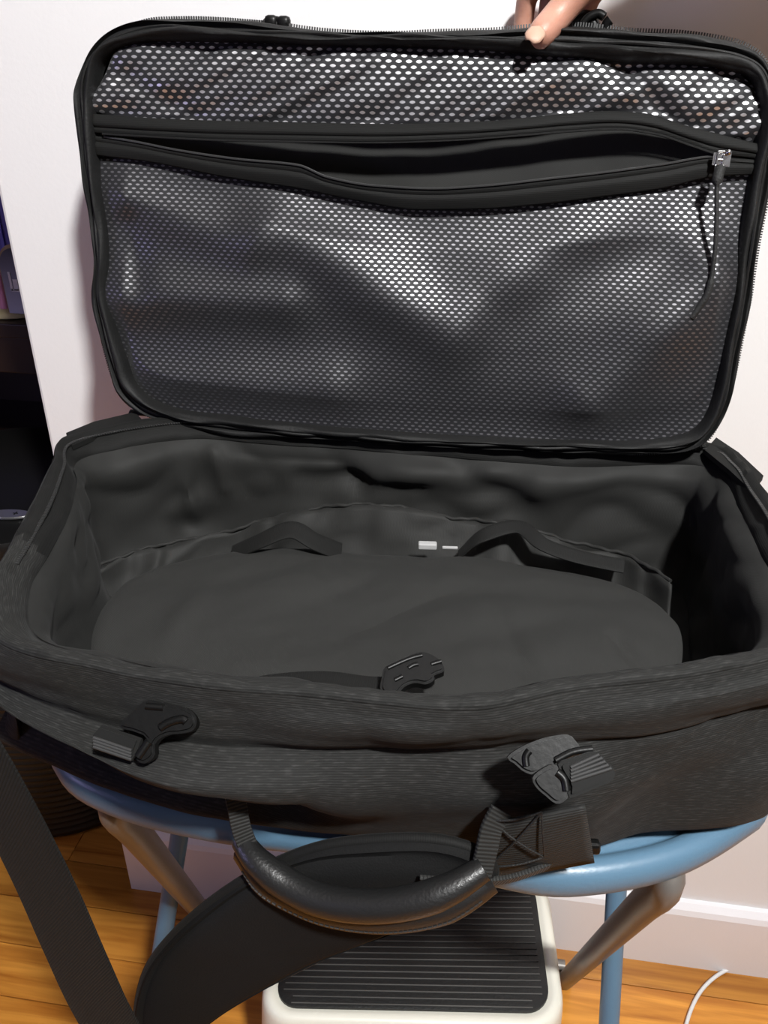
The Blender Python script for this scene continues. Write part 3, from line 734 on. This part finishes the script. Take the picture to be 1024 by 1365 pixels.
inner = [(128, 150), (128, 118), (135, 85), (155, 66), (185, 58), (215, 55), (300, 56), (360, 58), (430, 60), (520, 62), (620, 65), (700, 72), (790, 80), (860, 84), (925, 88), (975, 94), (1000, 103), (1008, 125), (1010, 165),
         (996, 250), (984, 320), (974, 400), (962, 470), (950, 530), (932, 566), (905, 580), (850, 587), (740, 586), (600, 580), (500, 573), (400, 565), (300, 553), (245, 546), (205, 532), (180, 508), (168, 475), (156, 435), (148, 395), (148, 350), (143, 300), (134, 230)]
NL = 360
def lid_loop(mixf, h, scale=1.0):
    P = [L(a[0]*(1-mixf)+b[0]*mixf, a[1]*(1-mixf)+b[1]*mixf, 0)+ln*h for a, b in zip(outer, inner)]
    return catmull(P, NL, True)
def noisy(loop, amp, seed): return [p+ln*amp*nz(p, (28, 28, 28), seed)+lv*amp*.6*nz(p, (22, 22, 22), seed+4) for p in loop]
LD = .034
lid_rows = [lid_loop(.10, -LD), lid_loop(-.02, -LD+.003), lid_loop(-.06, -LD*.6), lid_loop(-.04, -LD*.3), noisy(lid_loop(0, -.006), .004, 1), noisy(lid_loop(.06, .001), .005, 2),
            noisy(lid_loop(.22, .004), .004, 3), noisy(lid_loop(.34, .001), .003, 3), noisy(lid_loop(.46, .003), .004, 4), noisy(lid_loop(.60, .008), .004, 5), noisy(lid_loop(.76, .0085), .003, 6), noisy(lid_loop(.90, .004), .002, 7), lid_loop(.99, -.004), lid_loop(1.06, -.007)]
cols = [catmull([r_[i] for r_ in lid_rows], 40) for i in range(NL)]
rows = [[cols[i][j] for i in range(NL)] for j in range(40)]
lid = grid(rows, 'lid', M_pipe, bag, closed=True)
# back panel of the lid
bm = bmesh.new(); vs = [bm.verts.new(p) for p in rows[0]]; bm.faces.new(vs); bmo('lid_back_panel', bm, M_shell, lid, False)
tl = noisy(lid_loop(-.10, -.011), .004, 1)
teeth(tl, 'zipper_teeth', lid, step=.0019, size=(.0010, .0036, .0016), nfun=lambda p, t_: t_.cross(ln).normalized())
tl2 = noisy(lid_loop(-.03, -.010), .004, 1)
grid([noisy(lid_loop(.03, -.008), .004, 1), noisy(lid_loop(-.07, -.0105), .004, 1), noisy(lid_loop(-.07, -.012), .004, 1), noisy(lid_loop(.03, -.013), .004, 1)], 'zipper_tape', M_tape, lid, closed=True)
# stitched inner binding groove
tube(noisy(lid_loop(.50, .0055), .004, 4)+[noisy(lid_loop(.50, .0055), .004, 4)[0]], .0012, 'piping_cord', M_pipe, lid, seg=6)

# pocket face: surfaces as height fields over the lid plane
IX = [p[0] for p in inner]
def topedge(x): return interp([128, 155, 185, 300, 500, 620, 700, 800, 900, 975, 1010], [120, 66, 58, 56, 61, 65, 72, 80, 86, 94, 120], x)-4
def botedge(x): return interp([140, 168, 180, 205, 245, 300, 400, 500, 600, 740, 850, 905, 932, 955], [440, 475, 508, 532, 546, 553, 565, 573, 580, 586, 587, 580, 566, 520], x)+5
def leftedge(y): return interp([55, 66, 118, 150, 230, 300, 350, 395, 435, 475, 508, 532, 546, 560], [190, 150, 126, 124, 130, 139, 144, 144, 152, 164, 176, 200, 240, 290], y)
def rightedge(y): return interp([85, 94, 105, 125, 165, 250, 320, 400, 470, 530, 566, 580, 590], [900, 975, 1002, 1012, 1014, 1000, 988, 978, 966, 954, 936, 908, 850], y)
bandtop = ([118, 200, 300, 400, 512, 640, 700, 760, 810, 850, 920, 1015], [152, 158, 162, 164, 166, 163, 158, 152, 149, 151, 170, 194])
bandbot = ([118, 200, 300, 400, 500, 600, 700, 760, 820, 870, 920, 955, 1010], [177, 182, 187, 189, 190, 187, 180, 175, 172, 178, 194, 205, 212])
slittop = ([118, 180, 240, 320, 400, 440, 500, 580, 650, 730, 800, 880, 955, 1010], [180, 190, 202, 214, 222, 238, 249, 253, 249, 240, 232, 221, 210, 214])
slitbot = ([118, 200, 300, 400, 480, 560, 640, 720, 800, 880, 950, 1010], [206, 216, 236, 252, 268, 280, 279, 273, 263, 252, 236, 232])
def field(name, m, f0, f1, hfun, nu, nv, parent, xr=(120, 1014), solid=0, clampx=True, uvmat=True):
    rows = []
    for j in range(nv):
        f = j/(nv-1); row = []
        for i in range(nu):
            u = i/(nu-1); x = xr[0]+(xr[1]-xr[0])*u; y = f0(x)+(f1(x)-f0(x))*f
            if clampx: x = leftedge(y)+(rightedge(y)-leftedge(y))*u; y = f0(x)+(f1(x)-f0(x))*f
            p = L(x, y); row.append(p+ln*hfun(x, y, f, p))
        rows.append(row)
    return grid(rows, name, m, parent, solid=solid, uvs=[[LU(p) for p in r] for r in rows])
def bl_(tab): return lambda x: interp(tab[0], tab[1], x)
def fold(x, y, x0, y0, x1, y1, w_):
    ax, ay = x1-x0, y1-y0; t_ = max(0, min(1, ((x-x0)*ax+(y-y0)*ay)/(ax*ax+ay*ay))); dx, dy = x-x0-ax*t_, y-y0-ay*t_
    return math.exp(-(dx*dx+dy*dy)/(w_*w_))
def h_up(x, y, f, p):
    e = sin(pi*min(max(f, 0), 1)); q = Vector((x/100+y/60, y/100, 0))
    return -.004+.006*e+(.0045*nz(q, (1.25, 1.5, 1), 11)+.0028*nz(q, (2.6, 1.4, 1), 31))*min(1, 4*e)-.004*fold(x, y, 835, 90, 900, 165, 15)*min(1, 3*e)-.003*fold(x, y, 150, 95, 250, 150, 16)
field('upper_net', M_net, topedge, bl_(bandtop), h_up, 240, 40, lid)
field('upper_band', M_tape, bl_(bandtop), bl_(bandbot), lambda x, y, f, p: .0015+.002*sin(pi*f)-.0016*math.exp(-((f-.68)/.07)**2)+.003*sin(pi*min(max((x-120)/890, 0), 1))*f, 180, 14, lid, solid=.001)
def open_(x): return max(0.0, sin(pi*min(max((x-150)/800, 0), 1)))**.8
def h_pocket(x, y, f, p): return -.018*open_(x)-.004+.003*nz(Vector((x/100, y/100, 0)), (1.3, 2, 1), 5)*open_(x)
field('pocket_lining', M_div, lambda x: bl_(bandbot)(x)-14, lambda x: bl_(slitbot)(x)+4, h_pocket, 140, 16, lid)
def h_lowband(x, y, f, p): return (.007*open_(x))*(1-f*.6)+.001+.0015*sin(pi*f)-.0014*math.exp(-((f-.3)/.08)**2)
field('lower_band', M_tape, bl_(slittop), bl_(slitbot), h_lowband, 180, 12, lid, solid=.001)
coil = [L(x, bl_(slittop)(x)-1)+ln*(h_lowband(x, 0, 0, None)+.0012) for x in range(140, 962, 4)]
tube(coil, .0009, 'pocket_zipper_coil', M_teeth, lid, seg=6)
coil = [L(x, bl_(bandbot)(x)+1)+ln*(.0045) for x in range(140, 962, 4)]
tube(coil, .0008, 'pocket_zipper_coil', M_pipe, lid, seg=6)
def h_low(x, y, f, p):
    e = min(1, 7*(1-f))*min(1, .3+4*f); ex = min(1, min(x-120, 1000-x)/50.0); ex = max(.0, ex)
    q = Vector((x/100, y/100, 0)); h = .003*(1-f)*open_(x)+.006*sin(pi*f)*ex
    h += .014*fold(x, y, 370, 300, 600, 445, 46)+.007*fold(x, y, 850, 245, 640, 400, 46)+.016*fold(x, y, 945, 372, 790, 530, 52)
    h += .011*fold(x, y, 150, 392, 380, 402, 34)+.009*fold(x, y, 180, 512, 440, 522, 36)+.007*fold(x, y, 160, 255, 340, 330, 34)
    h -= .005*fold(x, y, 170, 300, 190, 380, 20)
    h += .003*nz(q, (.9, 1.3, 1), 17)
    return -.003+h*e*(.25+.75*ex)
field('lower_net', M_net2, bl_(slitbot), botedge, h_low, 260, 130, lid)
# zipper slider with chrome pull and hanging cord
sl = L(962, 212, .008)
M_ = basis(sl, lu, ln); pts = [(-.006, -.004), (.006, -.005), (.006, .005), (-.006, .004)]
zs = extrude(pts, .0035, M_, 'zipper_slider', M_chrome, lid, .001)
bm = bmesh.new()
for c, s in (((-.0035, 0, .003), (.0012, .010, .0012)), ((.0005, -.001, .003), (.0012, .008, .0012)), ((-.0015, .0045, .003), (.005, .0012, .0012)), ((-.0015, -.0008, .003), (.004, .0012, .0012)), ((-.004, -.007, .003), (.0012, .006, .0012)), ((.001, -.007, .003), (.0012, .006, .0012))): box(bm, c, s, bev=.0003)
bmesh.ops.transform(bm, matrix=M_, verts=bm.verts); zp = bmo('pull_ring', bm, M_chrome, zs, False); zp['label'] = 'small chrome pull ring'
sph = bmesh.new(); bmesh.ops.create_uvsphere(sph, u_segments=12, v_segments=8, radius=.002, matrix=Matrix.Translation(sl+lu*.003+lv*.004+ln*.004)); bmo('pull_stud', sph, M_chrome, zs)
cd = resample([L(x, y, .0)+ln*h for x, y, h in ((955, 226, .012), (948, 245, .017), (946, 300, .020), (943, 345, .020), (936, 385, .020), (925, 405, .019), (915, 420, .018))], 50)
tube(cd, lambda s: .0016+(.0022 if s < .12 else 0)+(.0010 if s > .72 else 0), 'pull_cord', M_cord, zs, seg=8)
# zipper sliders and loops on the top edge, little label
for x, y in ((357, 26), (374, 27)):
    p = L(x, y)-ln*.010; sb = bmesh.new(); box(sb, p, (.010, .008, .010), bev=.003); bmo('zipper_slider', sb, M_plastic, lid)
tube(resample([L(345, 29)-ln*.012, L(352, 22)-ln*.010, L(366, 22)-ln*.009, L(380, 29)-ln*.008], 16), .0022, 'slider_loop', M_plastic, lid, seg=8)
tube(resample([L(770, 38)-ln*.018, L(785, 18)-ln*.016, L(800, 11)-ln*.015, L(809, 16)-ln*.014], 20), .0030, 'slider_loop', M_plastic, lid, seg=8)
tube(resample([L(808, 40)-ln*.016, L(812, 26)-ln*.014, L(817, 20)-ln*.013], 12), .0034, 'slider_loop', M_plastic, lid, seg=8)
tube(resample([L(755, 38)-ln*.020, L(768, 20)-ln*.020, L(790, 14)-ln*.020, L(800, 40)-ln*.020], 16), .0045, 'slider_loop', M_plastic, lid, seg=8)
P = [L(838, 38)-ln*.024, L(862, 28)-ln*.026, L(866, 42)-ln*.026]
bm = bmesh.new(); vs = [bm.verts.new(p) for p in P]; f = bm.faces.new(vs); r_ = bmesh.ops.extrude_face_region(bm, geom=[f]); bmesh.ops.translate(bm, verts=[v for v in r_['geom'] if isinstance(v, bmesh.types.BMVert)], vec=(0, .001, 0))
lb_ = bmo('care_label', bm, plain('pale label', .5, .7), lid, False); lb_['label'] = 'small pale fabric label'
# hinge strip between lid foot and bag back
rows = []
for j in range(6):
    f = j/5; row = []
    for i in range(120):
        u = i/119; a = L(165+780*u, 556+44*u)-ln*.010; x_ = a.x; b = Vector((x_, .632, ZR-.006)); row.append(a.lerp(b, f)+Vector((0, 0, .004*sin(pi*f))))
    rows.append(row)
grid(rows, 'hinge_gusset', M_lin, bag, solid=.002)

# ================================================================== SHOULDER STRAP
sps = empty('shoulder_strap', PY(180, 1340, .255), 'black webbing shoulder strap with wide leaf-shaped pad hanging below the bag', 'strap')
sw = resample([PY(x, y, Y) for x, y, Y in ((-95, 900, .27), (-45, 980, .262), (5, 1070, .258), (60, 1180, .256), (102, 1275, .255), (137, 1350, .254), (190, 1440, .252))], 70)
wdv = (PY(160, 1180, .256)-PY(60, 1215, .256))
band(sw, list([wdv]*70), lambda s: .033+.011*s, .0022, 'webbing', M_web, sps)
padb = [(184, 1345), (198, 1292), (232, 1246), (285, 1200), (345, 1162), (410, 1134), (470, 1122), (560, 1118), (620, 1128), (655, 1150), (650, 1180), (600, 1205), (520, 1236), (440, 1268), (370, 1302), (310, 1335), (260, 1370), (215, 1395), (188, 1385)]
pl = resample([PY(x, y, .281) for x, y in padb], 120, True); pc = sum(pl, Vector())/120
rows = []
for d, h_ in ((.90, .004), (1.0, .003), (1.012, .0), (1.0, -.0035), (.985, -.0050), (.965, -.0040), (.93, -.0035), (.90, -.006), (.80, -.0072), (.5, -.0076), (.02, -.0078)):
    row = []
    for p in pl:
        q = pc.lerp(p, d); lift = .010*((q.x-pc.x)/.1)**2*.25
        row.append(q+Vector((0, h_-lift*.3+.003*nz(q, (14, 14, 14), 6), 0)))
    rows.append(row)
grid(rows, 'pad', M_pad, sps, closed=True, caps=True)
tube(pl+[pl[0]], .0032, 'pad_binding', M_tape, sps, seg=8)
band(resample([PY(x, y, Y) for x, y, Y in ((560, 1172, .270), (620, 1176, .272), (680, 1171, .282), (740, 1150, .296), (782, 1132, .304))], 30), (0, -.4, 1), .0085, .0025, 'strap_end', M_web2, sps)
bk2 = boxo('strap_adjuster', PY(775, 1128, .300), (.020, .006, .008), M_plastic, sps, rot=Matrix.Rotation(radians(-8), 3, 'Y'), bev=.002)

# ================================================================== HAND AND ARM
M_skin = NT('skin'); tt = M_skin; tc = tt.n('ShaderNodeTexCoord'); n1 = tt.n('ShaderNodeTexNoise'); n1.inputs['Scale'].default_value = 45; tt.l(tc.outputs['Object'], n1.inputs['Vector'])
tt.l(tt.mix(n1.outputs[0], (.40, .17, .125, 1), (.56, .31, .22, 1)), tt.b.inputs['Base Color']); tt.b.inputs['Roughness'].default_value = .45; tt.b.inputs['Subsurface Weight'].default_value = .15; tt.b.inputs['Subsurface Radius'].default_value = (.01, .004, .002); tt.b.inputs['Subsurface Scale'].default_value = .5
wv = tt.n('ShaderNodeTexNoise'); wv.inputs['Scale'].default_value = 300; wv.inputs['Detail'].default_value = 4; tt.l(tc.outputs['Object'], wv.inputs['Vector']); bpn = tt.n('ShaderNodeBump'); bpn.inputs['Strength'].default_value = .35; bpn.inputs['Distance'].default_value = .0008; tt.l(wv.outputs[0], bpn.inputs['Height']); tt.l(bpn.outputs[0], tt.b.inputs['Normal'])
M_skin = tt.m
M_nail = plain('nail', (.50, .31, .225), .55, var=.05); M_sleeve = cloth('dark sleeve', .04, .07, .002, 'u')
hand_root = empty('person', (.6, -.05, 0), 'hand of a person holding up the top edge of the bag lid, thumb in front', 'person')
lt_ = L(712, 45)
# joints
tip = L(711, 57, .013); ip = PY(741, 24, .664); mcp = PY(783, -28, .668); cmc = PY(828, -82, .668); wrist = PY(905, -150, .64)
elbow = Vector((.36, .42, 1.50)); shoulder = Vector((.62, .10, 1.42))
verts = []; edges = []; rad = []
def jv(p, r_, par=None):
    verts.append(tuple(p)); rad.append(r_); i = len(verts)-1
    if par is not None: edges.append((par, i))
    return i
i_w = jv(wrist, .027); 
i_f = jv(wrist.lerp(elbow, .35), .034, i_w); i_f2 = jv(wrist.lerp(elbow, .75), .043, i_f); i_e = jv(elbow, .043, i_f2)
i_c = jv(cmc.lerp(wrist, .35), .018, i_w); i_m = jv(mcp.lerp(cmc, .3), .0148, i_c); i_m1 = jv(mcp.lerp(ip, .5), .0112, i_m); i_i = jv(ip, .0112, i_m1); i_i2 = jv(ip.lerp(tip, .45), .0108, i_i); jv(tip, .0098, i_i2)
# fingers hook over the top edge and down behind the lid
top_y = .735
kn = [PY(742+24*k, -48+3*k, .722) for k in range(4)]
for k, (px_k, ln_k) in enumerate(((699, 1.0), (730, 1.06), (756, 1.0), (780, .85))):
    pal = jv(wrist.lerp(kn[k], .55), .019-.001*k, i_w)
    a = jv(kn[k], .0115, pal)
    b = jv(PY(px_k+4, -8+2*k, .7405), .0088, a)
    c = jv(PY(px_k, 20, .7440)+Vector((0, 0, -.004)), .0078, b)
    jv(PY(px_k-3, 20, .7430)+Vector((0, -.001, -.026*ln_k)), .0065, c)
me = bpy.data.meshes.new('arm'); me.from_pydata(verts, edges, []); me.update()
arm = bpy.data.objects.new('arm', me); COL.objects.link(arm); arm.parent = hand_root; arm.matrix_parent_inverse = hand_root.matrix_world.inverted(); me.materials.append(M_skin)
sk = arm.modifiers.new('skin', 'SKIN'); sk.use_smooth_shade = True
for i, v in enumerate(me.skin_vertices[0].data): v.radius = (rad[i], rad[i])
me.skin_vertices[0].data[0].use_root = True
sb = arm.modifiers.new('sub', 'SUBSURF'); sb.levels = 2; sb.render_levels = 2
# thumb nail
nd = (tip-ip).normalized(); nn_ = Vector((-.22, -1, .25)); nn_ = (nn_-nd*nn_.dot(nd)).normalized(); M_ = basis(tip+nd*.0005+nn_*.0086, nd+nn_*-.12, nn_)
rows = []
for j in range(9):
    f = j/8-.5; row = []
    for i in range(9):
        u = i/8-.5; w_ = .0125*(1-.9*max(0, abs(f)-.22)**1.3*3); q = Vector((f*.0135, u*w_, -.0018*(2*u)**2-.0010*(2*f)**2)); row.append(M_ @ q)
    rows.append(row)
grid(rows, 'thumbnail', M_nail, arm, solid=.0006)
# sleeve
tube([wrist.lerp(elbow, .16), wrist.lerp(elbow, .3), wrist.lerp(elbow, .6), wrist.lerp(elbow, .9), elbow+Vector((.02, 0, .01)), elbow.lerp(shoulder, .3), elbow.lerp(shoulder, .7), shoulder], lambda s: .044+.026*s, 'sleeve', M_sleeve, arm, seg=24)
